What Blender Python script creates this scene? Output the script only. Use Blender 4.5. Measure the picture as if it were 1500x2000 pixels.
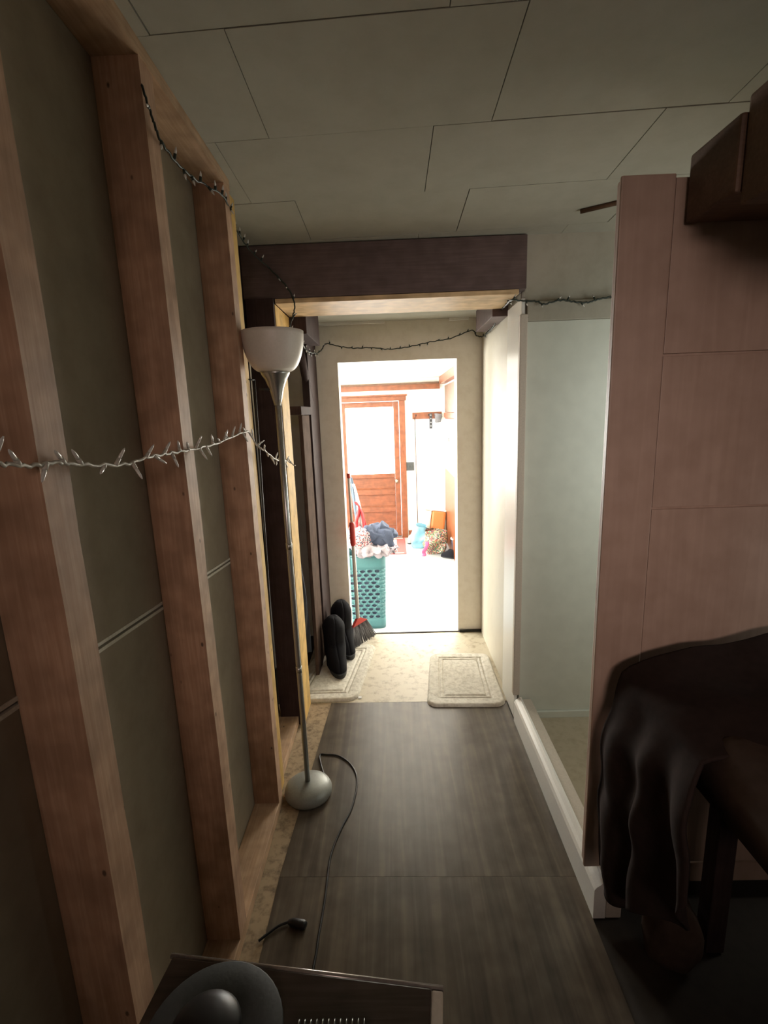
import bpy, bmesh, math, random
import numpy as np
from mathutils import Vector, Matrix, noise
random.seed(7)
for o in list(bpy.data.objects): bpy.data.objects.remove(o)
scene = bpy.context.scene
COL = scene.collection

# ------------------------------------------------------------------ camera
F = 958.0; CX, CY = 750.0, 1000.0; H = 1.5
def _ray(p): return np.array([p[0]-CX, -(p[1]-CY), -F])/F
_fw = _ray((763, 805)); _fw /= np.linalg.norm(_fw)          # corridor vanishing point
_dn = _ray((918, 5720)); _dn /= np.linalg.norm(_dn)         # nadir
_up = -(_dn-_fw*_dn.dot(_fw)); _up /= np.linalg.norm(_up)
RW = np.array([np.cross(_fw, _up), _fw, _up]); CAM = np.array([0, 0, H])
def onx(p, x): v = RW@_ray(p); return Vector(CAM+v*(x/v[0]))
def ony(p, y): v = RW@_ray(p); return Vector(CAM+v*(y/v[1]))
def onz(p, z=0.0): v = RW@_ray(p); return Vector(CAM+v*((z-H)/v[2]))
cd = bpy.data.cameras.new('camera'); cam = bpy.data.objects.new('camera', cd); COL.objects.link(cam)
cd.sensor_fit = 'VERTICAL'; cd.sensor_height = 36; cd.lens = F/2000*36; cd.clip_start = 0.02
m4 = Matrix(RW.tolist()).to_4x4(); m4.translation = Vector(CAM); cam.matrix_world = m4
scene.camera = cam

# ------------------------------------------------------------------ world, daylight, added fills, exposure
vs = scene.view_settings
vs.view_transform = 'Standard'; vs.look = 'None'; vs.gamma = 1; vs.use_curve_mapping = False; vs.exposure = 0.0
W = bpy.data.worlds.new('sky'); scene.world = W; W.use_nodes = True
bg = W.node_tree.nodes['Background']; bg.inputs[0].default_value = (0.93, 0.97, 1.0, 1); bg.inputs[1].default_value = 3.0
def area(name, loc, to, sx, sy, power, col):
    l = bpy.data.lights.new(name, 'AREA'); l.shape = 'RECTANGLE'; l.size = sx; l.size_y = sy; l.energy = power; l.color = col
    o = bpy.data.objects.new(name, l); COL.objects.link(o); o.location = loc
    o.rotation_euler = (Vector(to)-Vector(loc)).to_track_quat('-Z', 'Y').to_euler(); return o
DAY = (1.0, 0.975, 0.92)
area('daylight_door_glass', (-0.33, 7.32, 1.02), (-0.33, 0, 0.82), 0.78, 1.1, 150, DAY)
area('daylight_window_far', (-1.55, 7.32, 1.05), (-1.2, 0, 0.7), 0.95, 1.2, 160, DAY)
area('daylight_window_side', (-2.36, 4.4, 1.05), (1.5, 3.4, 0.4), 1.6, 1.2, 290, DAY)
area('daylight_window_right', (0.94, 4.75, 1.25), (-1.5, 3.4, 1.15), 1.5, 1.0, 85, (1.0, 0.95, 0.82))
area('near_fill', (0.45, -2.15, 1.96), (0.42, 1.2, 1.22), 1.0, 0.36, 2.2, (1.0, 0.76, 0.68)).data.spread = math.radians(42)  # added fill behind the camera; narrow spread darkens the frame edges
area('alcove_fill', (1.5, 1.322, 1.30), (1.2, 2.2, 1.05), 0.55, 0.9, 8.5, (0.95, 1.0, 0.95))  # added light in an unseen partition opening, aimed at the green board

# ------------------------------------------------------------------ materials
MATS = {}
def base_mat(name):
    m = bpy.data.materials.new(name); m.use_nodes = True; MATS[name] = m
    nt = m.node_tree; return m, nt, nt.nodes['Principled BSDF']
def N(nt, t, **kw):
    n = nt.nodes.new(t)
    for k, v in kw.items(): setattr(n, k, v)
    return n
def rgba(c): return (c[0], c[1], c[2], 1)
def ramp(nt, stops):
    r = N(nt, 'ShaderNodeValToRGB'); e = r.color_ramp.elements
    e[0].position, e[0].color = stops[0][0], rgba(stops[0][1]); e[1].position, e[1].color = stops[-1][0], rgba(stops[-1][1])
    for p, c in stops[1:-1]:
        x = e.new(p); x.color = rgba(c)
    return r
def coords(nt, scale, rnd=True):
    tc = N(nt, 'ShaderNodeTexCoord'); mp = N(nt, 'ShaderNodeMapping'); mp.inputs['Scale'].default_value = scale
    nt.links.new(tc.outputs['Object'], mp.inputs['Vector'])
    if rnd:
        oi = N(nt, 'ShaderNodeObjectInfo'); ml = N(nt, 'ShaderNodeMath', operation='MULTIPLY'); ml.inputs[1].default_value = 37.0
        nt.links.new(oi.outputs['Random'], ml.inputs[0]); nt.links.new(ml.outputs[0], mp.inputs['Location'])
    return mp
def bump(nt, src, b, strength, dist=0.002):
    bn = N(nt, 'ShaderNodeBump'); bn.inputs['Strength'].default_value = strength; bn.inputs['Distance'].default_value = dist
    nt.links.new(src, bn.inputs['Height']); nt.links.new(bn.outputs[0], b.inputs['Normal'])
def plain(name, c, rough=0.5, metal=0.0, var=0.12, scale=30, bmp=0.15, **kw):
    m, nt, b = base_mat(name)
    mp = coords(nt, (scale,)*3); ns = N(nt, 'ShaderNodeTexNoise'); ns.inputs['Detail'].default_value = 4
    nt.links.new(mp.outputs[0], ns.inputs['Vector'])
    r = ramp(nt, [(0.3, [x*(1-var) for x in c]), (0.7, [min(1, x*(1+var)) for x in c])])
    nt.links.new(ns.outputs['Fac'], r.inputs[0]); nt.links.new(r.outputs[0], b.inputs['Base Color'])
    b.inputs['Roughness'].default_value = rough; b.inputs['Metallic'].default_value = metal
    if bmp: bump(nt, ns.outputs['Fac'], b, bmp)
    for k, v in kw.items(): b.inputs[k].default_value = v
    return m
def wood(name, c1, c2, axis='Z', rough=0.6, knots=True, fine=1.0, bmp=0.2, spec=0.5, blotch=0.72):
    """grain stretched along one axis, two tones, dark round knots"""
    m, nt, b = base_mat(name)
    s = {'X': (1.2, 28, 28), 'Y': (28, 1.2, 28), 'Z': (28, 28, 1.2)}[axis]; s = [v*fine for v in s]
    mp = coords(nt, s); n1 = N(nt, 'ShaderNodeTexNoise'); n1.inputs['Detail'].default_value = 6; n1.inputs['Distortion'].default_value = 0.6
    nt.links.new(mp.outputs[0], n1.inputs['Vector'])
    r = ramp(nt, [(0.32, c2), (0.52, [(a+b_)/2 for a, b_ in zip(c1, c2)]), (0.66, c1)])
    nt.links.new(n1.outputs['Fac'], r.inputs[0]); out = r.outputs[0]
    mp2 = coords(nt, (3, 3, 3)); n2 = N(nt, 'ShaderNodeTexNoise'); nt.links.new(mp2.outputs[0], n2.inputs['Vector'])
    r2 = ramp(nt, [(0.35, (blotch, blotch*0.98, blotch*0.96)), (0.65, (1, 1, 1))]); nt.links.new(n2.outputs['Fac'], r2.inputs[0])
    mx = N(nt, 'ShaderNodeMix', data_type='RGBA', blend_type='MULTIPLY'); mx.inputs[0].default_value = 1
    nt.links.new(out, mx.inputs[6]); nt.links.new(r2.outputs[0], mx.inputs[7]); out = mx.outputs[2]
    if knots:
        k = {'X': (2.2, 4, 4), 'Y': (4, 2.2, 4), 'Z': (4, 4, 2.2)}[axis]
        mp3 = coords(nt, k); vo = N(nt, 'ShaderNodeTexVoronoi'); nt.links.new(mp3.outputs[0], vo.inputs['Vector'])
        r3 = ramp(nt, [(0.045, (1, 1, 1)), (0.085, (0, 0, 0))]); nt.links.new(vo.outputs['Distance'], r3.inputs[0])
        mk = N(nt, 'ShaderNodeMix', data_type='RGBA'); nt.links.new(r3.outputs[0], mk.inputs[0])
        nt.links.new(out, mk.inputs[6]); mk.inputs[7].default_value = rgba([x*0.28 for x in c2]); out = mk.outputs[2]
    nt.links.new(out, b.inputs['Base Color']); b.inputs['Roughness'].default_value = rough
    b.inputs['Specular IOR Level'].default_value = spec
    bump(nt, n1.outputs['Fac'], b, bmp, 0.001); return m
def dirty(name, c, dirt, scale=4, lo=0.52, hi=0.75, rough=0.7, speck=0.0, spec=0.3):
    """painted or vinyl surface with patchy dirt and small specks"""
    m, nt, b = base_mat(name)
    mp = coords(nt, (scale,)*3, False); n1 = N(nt, 'ShaderNodeTexNoise'); n1.inputs['Detail'].default_value = 8; n1.inputs['Roughness'].default_value = 0.65
    nt.links.new(mp.outputs[0], n1.inputs['Vector'])
    r = ramp(nt, [(lo, c), (hi, dirt)]); nt.links.new(n1.outputs['Fac'], r.inputs[0]); out = r.outputs[0]
    if speck:
        mp2 = coords(nt, (26, 26, 26), False); vo = N(nt, 'ShaderNodeTexVoronoi'); nt.links.new(mp2.outputs[0], vo.inputs['Vector'])
        r2 = ramp(nt, [(speck*0.6, (1, 1, 1)), (speck, (0, 0, 0))]); nt.links.new(vo.outputs['Distance'], r2.inputs[0])
        mk = N(nt, 'ShaderNodeMix', data_type='RGBA'); nt.links.new(r2.outputs[0], mk.inputs[0])
        nt.links.new(out, mk.inputs[6]); mk.inputs[7].default_value = rgba([x*0.25 for x in dirt]); out = mk.outputs[2]
    nt.links.new(out, b.inputs['Base Color']); b.inputs['Roughness'].default_value = rough
    b.inputs['Specular IOR Level'].default_value = spec
    bump(nt, n1.outputs['Fac'], b, 0.12, 0.002); return m
def stripes(name, cols, axis, freq, rough=0.8):
    m, nt, b = base_mat(name); tc = N(nt, 'ShaderNodeTexCoord'); sp = N(nt, 'ShaderNodeSeparateXYZ')
    nt.links.new(tc.outputs['Object'], sp.inputs[0])
    mu = N(nt, 'ShaderNodeMath', operation='MULTIPLY'); mu.inputs[1].default_value = freq; nt.links.new(sp.outputs[axis], mu.inputs[0])
    fr = N(nt, 'ShaderNodeMath', operation='FRACT'); nt.links.new(mu.outputs[0], fr.inputs[0])
    r = ramp(nt, [(i/len(cols), c) for i, c in enumerate(cols)]); r.color_ramp.interpolation = 'CONSTANT'
    nt.links.new(fr.outputs[0], r.inputs[0]); nt.links.new(r.outputs[0], b.inputs['Base Color']); b.inputs['Roughness'].default_value = rough; return m
def patches(name, cols, scale, rough=0.6):
    m, nt, b = base_mat(name); mp = coords(nt, (scale,)*3); vo = N(nt, 'ShaderNodeTexVoronoi'); nt.links.new(mp.outputs[0], vo.inputs['Vector'])
    sp = N(nt, 'ShaderNodeSeparateColor'); nt.links.new(vo.outputs['Color'], sp.inputs[0])
    r = ramp(nt, [(i/len(cols), c) for i, c in enumerate(cols)]); r.color_ramp.interpolation = 'CONSTANT'
    nt.links.new(sp.outputs[0], r.inputs[0]); nt.links.new(r.outputs[0], b.inputs['Base Color']); b.inputs['Roughness'].default_value = rough; return m
def glass(name, tint=(1, 1, 1), amount=0.08, rough=0.05):
    m, nt, b = base_mat(name); nt.nodes.remove(b); t = N(nt, 'ShaderNodeBsdfTransparent'); g = N(nt, 'ShaderNodeBsdfGlossy'); mx = N(nt, 'ShaderNodeMixShader')
    t.inputs[0].default_value = rgba(tint); g.inputs['Roughness'].default_value = rough; mx.inputs[0].default_value = amount
    nt.links.new(t.outputs[0], mx.inputs[1]); nt.links.new(g.outputs[0], mx.inputs[2]); nt.links.new(mx.outputs[0], nt.nodes['Material Output'].inputs[0]); return m

PINE = wood('pine_stud', (0.62, 0.40, 0.27), (0.50, 0.30, 0.19))
PINE_Y = wood('pine_plate', (0.62, 0.42, 0.27), (0.50, 0.32, 0.19), 'Y')
PINE_RAW = wood('raw_pine_post', (0.80, 0.55, 0.20), (0.68, 0.42, 0.14), spec=0.2)
PINE_RAW_X = wood('raw_pine_soffit', (0.78, 0.58, 0.33), (0.62, 0.42, 0.22), 'X', knots=False)
DARKW = wood('dark_stained_wood', (0.140, 0.092, 0.085), (0.105, 0.068, 0.063), 'X', knots=False, rough=0.55)
DARKW_Z = wood('dark_stained_post', (0.062, 0.038, 0.036), (0.044, 0.027, 0.025), 'Z', knots=False, rough=0.8, spec=0.2)
SHADEDB = wood('pale_board_in_shade', (0.11, 0.072, 0.054), (0.085, 0.054, 0.040), 'Z', knots=False, rough=0.9, spec=0.1)  # for the pale side board; its shade is put into this darker colour
PANEL = dirty('gypsum_panel', (0.34, 0.285, 0.21), (0.27, 0.22, 0.16), 2.5, 0.4, 0.8, 0.75)
PAPER = plain('panel_edge_paper', (0.72, 0.68, 0.58), 0.7)
CEIL = dirty('ceiling_board', (0.46, 0.445, 0.375), (0.41, 0.39, 0.32), 2.0, 0.4, 0.8, 0.85, spec=0.1)
CEILB = plain('ceiling_backing', (0.10, 0.09, 0.075), 0.9)
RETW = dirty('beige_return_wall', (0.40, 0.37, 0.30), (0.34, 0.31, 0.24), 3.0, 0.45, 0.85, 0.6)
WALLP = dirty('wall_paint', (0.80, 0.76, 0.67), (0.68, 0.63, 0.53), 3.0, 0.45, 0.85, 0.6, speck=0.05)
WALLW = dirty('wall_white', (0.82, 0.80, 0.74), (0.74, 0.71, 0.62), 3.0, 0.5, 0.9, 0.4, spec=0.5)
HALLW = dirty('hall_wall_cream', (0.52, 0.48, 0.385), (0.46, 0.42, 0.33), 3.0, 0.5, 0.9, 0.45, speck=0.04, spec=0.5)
GLOSSW = plain('gloss_white_trim', (0.80, 0.79, 0.74), 0.3, var=0.03, bmp=0.03)
GREENP = plain('pale_green_board', (0.63, 0.645, 0.56), 0.42, var=0.04, scale=3, bmp=0.03)
FRAMEP = plain('putty_trim', (0.55, 0.49, 0.41), 0.55, var=0.06, bmp=0.05)
LAMIN = wood('floor_laminate', (0.168, 0.134, 0.100), (0.082, 0.066, 0.051), 'Y', rough=0.30, knots=False, fine=0.26, bmp=0.04, spec=0.4)
VINYL = dirty('worn_vinyl', (0.56, 0.50, 0.38), (0.30, 0.24, 0.16), 5, 0.50, 0.72, 0.45, speck=0.10, spec=0.5)
SUBFL = dirty('plywood_subfloor', (0.40, 0.30, 0.19), (0.12, 0.085, 0.055), 6, 0.45, 0.72, 0.8)
DARKF = dirty('dark_brown_floor', (0.045, 0.035, 0.027), (0.03, 0.024, 0.018), 5, 0.45, 0.8, 0.8)
LINO = dirty('back_floor_lino', (0.42, 0.45, 0.46), (0.32, 0.35, 0.37), 4, 0.45, 0.8, 0.35, spec=0.5)
TANF = dirty('tan_floor', (0.46, 0.40, 0.29), (0.36, 0.30, 0.20), 5, 0.45, 0.8, 0.6)
ORANGEW = wood('varnished_orange_wood', (0.27, 0.088, 0.036), (0.21, 0.064, 0.024), 'Z', rough=0.35, knots=False, bmp=0.05)
ORANGEX = wood('varnished_orange_rail', (0.26, 0.085, 0.036), (0.19, 0.060, 0.023), 'X', rough=0.35, knots=False, bmp=0.05)
PINKW = wood('pinkish_door_wood', (0.45, 0.325, 0.255), (0.41, 0.292, 0.228), 'Z', rough=0.5, knots=False, fine=0.4, bmp=0.03, blotch=0.9)
SHELFW = wood('brown_shelf_wood', (0.17, 0.095, 0.055), (0.12, 0.065, 0.035), 'X', knots=False)
METAL = plain('brushed_nickel', (0.45, 0.46, 0.44), 0.32, 0.9, 0.05, bmp=0.02)
GREYM = plain('grey_painted_metal', (0.30, 0.31, 0.285), 0.4, 0.2, 0.06, bmp=0.05)
SHADE = plain('frosted_plastic_shade', (0.76, 0.71, 0.64), 0.4, var=0.03, bmp=0.0)
BLACK = plain('black_plastic', (0.015, 0.015, 0.016), 0.4, bmp=0.02)
RUBBER = plain('black_rubber', (0.010, 0.010, 0.013), 0.8, bmp=0.2, **{'Specular IOR Level': 0.12})
WIREG = plain('dark_green_wire', (0.025, 0.035, 0.025), 0.5)
WIREW = plain('clear_white_wire', (0.55, 0.52, 0.45), 0.4)
BULB = plain('clear_bulb', (0.75, 0.74, 0.70), 0.08, var=0.02, bmp=0, **{'Specular IOR Level': 1.0})
MATF = dirty('grey_beige_mat', (0.74, 0.71, 0.63), (0.46, 0.43, 0.36), 9, 0.42, 0.75, 0.95, spec=0.05)
TEAL = plain('teal_plastic', (0.055, 0.165, 0.175), 0.4, var=0.05, bmp=0.03)
REDP = plain('red_plastic', (0.60, 0.06, 0.05), 0.4, var=0.05, bmp=0.02)
WHITEP = plain('white_handle', (0.72, 0.70, 0.66), 0.35, var=0.03, bmp=0.02)
BRIST = plain('grey_bristles', (0.16, 0.16, 0.17), 0.9, scale=90, bmp=0.6)
NAVY = plain('navy_cloth', (0.045, 0.058, 0.095), 0.9, scale=15)
DARKC = plain('dark_coat_cloth', (0.020, 0.024, 0.034), 0.9, scale=12)
BROWNC = plain('dark_brown_cloth', (0.030, 0.020, 0.017), 0.95, scale=10, **{'Specular IOR Level': 0.1})
TANC = plain('brown_canvas', (0.060, 0.040, 0.030), 0.9, scale=10, **{'Specular IOR Level': 0.1})
LILAC = plain('pale_lilac_cloth', (0.33, 0.29, 0.32), 0.9, scale=15)
PRINT = patches('printed_cloth', [(0.44, 0.41, 0.42), (0.40, 0.38, 0.40), (0.05, 0.05, 0.08), (0.35, 0.10, 0.10), (0.45, 0.42, 0.44)], 22, 0.9)
CRED = plain('red_cloth', (0.45, 0.04, 0.045), 0.9); CWHITE = plain('white_cloth', (0.48, 0.46, 0.45), 0.9); CBLUE = plain('grey_blue_cloth', (0.07, 0.095, 0.13), 0.9)
RUGR = plain('rug_red', (0.58, 0.10, 0.09), 0.95, scale=60); RUGW = plain('rug_cream', (0.75, 0.66, 0.60), 0.95, scale=60)
LBLUE = plain('light_blue_bag', (0.20, 0.42, 0.52), 0.5); BAGP = patches('printed_bag', [(0.03, 0.035, 0.04), (0.05, 0.09, 0.06), (0.10, 0.28, 0.09), (0.55, 0.50, 0.46), (0.5, 0.08, 0.07), (0.04, 0.05, 0.06), (0.55, 0.30, 0.16)], 24, 0.35)
PINKC = plain('pink_ribbon', (0.72, 0.10, 0.22), 0.6); ORBOX = plain('orange_plastic', (0.55, 0.17, 0.045), 0.45); CREAM = plain('cream_plastic', (0.82, 0.74, 0.60), 0.5)
SWITCH = plain('dark_switch_plate', (0.07, 0.075, 0.075), 0.3, 0.3); BRASS = plain('brass_knob', (0.42, 0.36, 0.26), 0.25, 0.9)
PAPERW = plain('white_paper', (0.82, 0.82, 0.80), 0.8, var=0.02); STRAPB = plain('black_strap', (0.03, 0.03, 0.035), 0.6)
RINGB = plain('pale_blue_plastic', (0.42, 0.68, 0.78), 0.3); NAVYP = plain('navy_bin', (0.03, 0.04, 0.07), 0.4)
PANE = glass('window_glass'); TABLE = wood('glossy_table_top', (0.075, 0.052, 0.040), (0.048, 0.034, 0.027), 'X', rough=0.18, knots=False, bmp=0.02)
EDGE = plain('polished_edge', (0.42, 0.38, 0.35), 0.22, 0.6, bmp=0.02); GREYD = plain('grey_disc', (0.060, 0.064, 0.064), 0.6)
CURT = plain('stand_in_curtain', (0.45, 0.22, 0.15), 0.9)  # only for the made-up panel behind the camera
GAP = plain('dark_gap', (0.02, 0.016, 0.012), 0.9)

# ------------------------------------------------------------------ mesh helpers
class MB:
    def __init__(s): s.v = []; s.f = []; s.mi = []; s.smooth = []
    def add(s, vs, fs, mi=0, sm=False):
        o = len(s.v); s.v += [Vector(v) for v in vs]; s.f += [tuple(i+o for i in f) for f in fs]; s.mi += [mi]*len(fs); s.smooth += [sm]*len(fs); return s
    def box(s, x0, x1, y0, y1, z0, z1, bev=0.0, mi=0, M=None):
        if bev <= 0:
            vs = [(x, y, z) for z in (z0, z1) for y in (y0, y1) for x in (x0, x1)]
            fs = [(0, 2, 3, 1), (4, 5, 7, 6), (0, 1, 5, 4), (2, 6, 7, 3), (0, 4, 6, 2), (1, 3, 7, 5)]
        else:
            bm = bmesh.new(); bmesh.ops.create_cube(bm, size=1)
            for v in bm.verts: v.co = Vector((x0+(v.co.x+.5)*(x1-x0), y0+(v.co.y+.5)*(y1-y0), z0+(v.co.z+.5)*(z1-z0)))
            bmesh.ops.bevel(bm, geom=bm.edges[:], offset=bev, segments=2, affect='EDGES', profile=0.6)
            bm.verts.index_update(); vs = [v.co.copy() for v in bm.verts]; fs = [tuple(v.index for v in f.verts) for f in bm.faces]; bm.free()
        if M is not None: vs = [M@Vector(v) for v in vs]
        return s.add(vs, fs, mi)
    def prism(s, prof, axis, a, b, mi=0):
        """closed 2-D profile extruded along an axis"""
        n = len(prof)
        def P(u, w, t): return {'X': (t, u, w), 'Y': (u, t, w), 'Z': (u, w, t)}[axis]
        vs = [P(u, w, a) for u, w in prof]+[P(u, w, b) for u, w in prof]
        fs = [(i, (i+1) % n, (i+1) % n+n, i+n) for i in range(n)]+[tuple(range(n))[::-1], tuple(range(n, 2*n))]
        return s.add(vs, fs, mi)
    def tube(s, pts, r, n=8, mi=0, cap=True):
        pts = [Vector(p) for p in pts]; rs = r if isinstance(r, (list, tuple)) else [r]*len(pts)
        vs = []; prev = None
        for i, p in enumerate(pts):
            t = (pts[min(i+1, len(pts)-1)]-pts[max(i-1, 0)]).normalized()
            ref = prev if prev is not None else (Vector((0, 0, 1)) if abs(t.z) < .9 else Vector((1, 0, 0)))
            a = t.cross(ref)
            if a.length < 1e-5: a = t.cross(Vector((1, 0.3, 0)))
            a.normalize(); b = t.cross(a).normalized(); prev = -b if False else a.cross(t).normalized()
            for k in range(n):
                q = 2*math.pi*k/n; vs.append(p+(a*math.cos(q)+b*math.sin(q))*rs[i])
        fs = [(i*n+k, i*n+(k+1) % n, (i+1)*n+(k+1) % n, (i+1)*n+k) for i in range(len(pts)-1) for k in range(n)]
        if cap: fs += [tuple(range(n))[::-1], tuple(range((len(pts)-1)*n, len(pts)*n))]
        return s.add(vs, fs, mi, True)
    def lathe(s, prof, c=(0, 0, 0), n=40, mi=0, M=None, cap=True):
        vs = [Vector((r*math.cos(2*math.pi*k/n), r*math.sin(2*math.pi*k/n), z)) for r, z in prof for k in range(n)]
        vs = [(M@v if M is not None else v)+Vector(c) for v in vs]
        fs = [(i*n+k, i*n+(k+1) % n, (i+1)*n+(k+1) % n, (i+1)*n+k) for i in range(len(prof)-1) for k in range(n)]
        if cap: fs += [tuple(range(n))[::-1], tuple(range((len(prof)-1)*n, len(prof)*n))]
        return s.add(vs, fs, mi, True)
    def grid(s, fn, nu, nv, mi=0, wrap=False):
        vs = [fn(i/nu, j/nv) for j in range(nv+1) for i in range(nu+1)]
        fs = [(j*(nu+1)+i, j*(nu+1)+i+1, (j+1)*(nu+1)+i+1, (j+1)*(nu+1)+i) for j in range(nv) for i in range(nu)]
        return s.add(vs, fs, mi, True)
ORG = {}
def put(name, mb, mats, parent=None, origin=None, solid=0.0, subd=0):
    """one mesh object; vertices are given in world space"""
    if not isinstance(mats, (list, tuple)): mats = [mats]
    if parent is not None: po = ORG[parent.name]
    else: po = Vector((0, 0, 0))
    if origin is None:
        if parent is not None: origin = po
        else:
            lo = [min(v[i] for v in mb.v) for i in range(3)]; hi = [max(v[i] for v in mb.v) for i in range(3)]
            origin = Vector(((lo[0]+hi[0])/2, (lo[1]+hi[1])/2, lo[2]))
    origin = Vector(origin)
    me = bpy.data.meshes.new(name); me.from_pydata([v-origin for v in mb.v], [], mb.f)
    for m in mats: me.materials.append(m)
    me.polygons.foreach_set('material_index', mb.mi); me.polygons.foreach_set('use_smooth', mb.smooth); me.update()
    bm = bmesh.new(); bm.from_mesh(me); bmesh.ops.recalc_face_normals(bm, faces=bm.faces[:]); bm.to_mesh(me); bm.free()
    o = bpy.data.objects.new(name, me); COL.objects.link(o); o.location = origin-po; ORG[o.name] = origin
    if parent is not None: o.parent = parent
    if solid:
        sm = o.modifiers.new('thickness', 'SOLIDIFY'); sm.thickness = solid; sm.offset = 0
    if subd:
        sm = o.modifiers.new('smooth', 'SUBSURF'); sm.levels = subd; sm.render_levels = subd
    return o
def thing(name, loc, label, cat, group=None, kind=None):
    o = bpy.data.objects.new(name, None); COL.objects.link(o); o.location = loc; o.empty_display_size = 0.05; ORG[o.name] = Vector(loc)
    return tag(o, label, cat, group, kind)
def tag(o, label, cat, group=None, kind=None):
    o['label'] = label; o['category'] = cat
    if group: o['group'] = group
    if kind: o['kind'] = kind
    return o
def st(name, mb, m, label, cat='wall'): return tag(put(name, mb, m), label, cat, None, 'structure')
def copy_part(o, parent, M):
    c = o.copy(); COL.objects.link(c); c.parent = parent; c.matrix_local = M; return c
def crumple(v, amp, sc, seed=0):
    q = Vector(v)*sc+Vector((seed*3.1, seed*1.7, seed*2.3)); return Vector((noise.noise(q), noise.noise(q+Vector((9, 0, 0))), noise.noise(q+Vector((0, 9, 0)))))*amp

# ------------------------------------------------------------------ key measures (metres, from the photograph's ground contacts)
XL, XR = -0.476, 0.555            # stud face plane, curb face plane
YB, YD0, YD1 = 2.18, 3.165, 3.285  # beam front, far hall wall front and back
ZB = -0.35                        # floor of the back room, one step down
YF = 7.15                         # far wall of the back room
def zc(y): return 2.29-0.045*y    # sagging hall ceiling

# ------------------------------------------------------------------ floors
fl = st('floor', MB().box(-1.3, 2.0, -2.2, 3.17, -0.05, -0.006), DARKF, 'dark wood look hallway floor with worn pale strip at the doorway', 'floor')
def slab(pts, z0, z1): return MB().add([(x, y, z) for z in (z0, z1) for x, y in pts], [(3, 2, 1, 0), (4, 5, 6, 7), (0, 1, 5, 4), (1, 2, 6, 5), (2, 3, 7, 6), (3, 0, 4, 7)])
put('floor_sheet', slab([(-0.425, -2.2), (XR, -2.2), (XR, 1.335), (-0.418, 1.350)], -0.006, 0), LAMIN, fl)
put('floor_sheet', slab([(-0.418, 1.351), (XR, 1.336), (XR, 2.325), (-0.362, 2.345)], -0.006, 0), LAMIN, fl)
put('subfloor_strip', slab([(-0.80, -2.2), (-0.427, -2.2), (-0.364, 2.346), (-0.80, 2.346)], -0.006, -0.002), SUBFL, fl)
put('vinyl_strip', slab([(-0.55, 2.348), (0.60, 2.328), (0.60, 3.165), (-0.55, 3.165)], -0.006, 0.0), VINYL, fl)
put('threshold_edge', MB().box(-0.34, 0.44, 3.155, 3.172, -0.35, 0.004, 0.002), GAP, fl)
st('floor_alcove', MB().box(0.64, 1.99, 1.30, 2.184, -0.006, 0.001), TANF, 'tan floor of the alcove behind the white curb', 'floor')
st('floor_back', MB().box(-2.4, 1.0, 3.17, 7.4, ZB-0.05, ZB), LINO, 'grey blue linoleum floor of the bright back room', 'floor')

# ------------------------------------------------------------------ hall ceiling: running-bond boards
cl = MB().add([(x, y, zc(y)+dz) for dz in (0.012, 0.06) for x, y in ((-1.3, -2.2), (2.0, -2.2), (2.0, 2.36), (-1.3, 2.36))], [(3, 2, 1, 0), (4, 5, 6, 7), (0, 1, 5, 4), (1, 2, 6, 5), (2, 3, 7, 6), (3, 0, 4, 7)])
cl = st('ceiling', cl, CEILB, 'off white hallway ceiling of rectangular boards with visible joints', 'ceiling')
ROWY = [2.50, 2.150, 1.807, 1.457, 1.100, 0.745, 0.39, 0.04, -0.31, -0.66, -1.01]
for r in range(len(ROWY)-1):
    off = 0.283 if r in (1,) or r % 2 == 1 else 0.135
    if r == 0: off = 0.135
    xs = [off+0.583*k for k in range(-3, 4)]
    for a, b in zip(xs, xs[1:]):
        a2, b2 = max(a, -1.28), min(b, 1.98)
        if b2-a2 < 0.02: continue
        g = 0.0006+0.0012*random.random(); dz = random.uniform(-0.0012, 0.0012); sl = -0.05
        P = []
        for (x, y) in ((a2+g, ROWY[r+1]+g), (b2-g, ROWY[r+1]+g), (b2-g, ROWY[r]-g), (a2+g, ROWY[r]-g)):
            yy = min(y+sl*x, 2.36); P.append((x, yy, zc(yy)+dz))
        put('ceiling_board', MB().add([(x, y, z+h) for h in (0, 0.011) for x, y, z in P], [(3, 2, 1, 0), (4, 5, 6, 7), (0, 1, 5, 4), (1, 2, 6, 5), (2, 3, 7, 6), (3, 0, 4, 7)]), CEIL, cl)
a, b = Vector((0.716, 1.985, zc(1.985)-0.006)), Vector((0.95, 1.86, zc(1.86)-0.006))
st('trim_1', MB().tube([a, b], 0.009, 4), SHELFW, 'thin brown wooden lath fixed to the ceiling above the door panel', 'trim')
st('ceiling_low', MB().box(-0.75, 0.75, 2.36, YD0+0.02, 2.045, 2.10), CEIL, 'low plain ceiling between the dark beam and far doorway', 'ceiling')
for xa, xb in ((-0.43, -0.02), (0.37, 0.49)):
    put('ceiling_light_crack', MB().box(xa, xb, 3.135, 3.155, 2.030, 2.046, 0.002), GLOSSW, bpy.data.objects['ceiling_low'])  # white strips painted in for a thin crack of light

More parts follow.
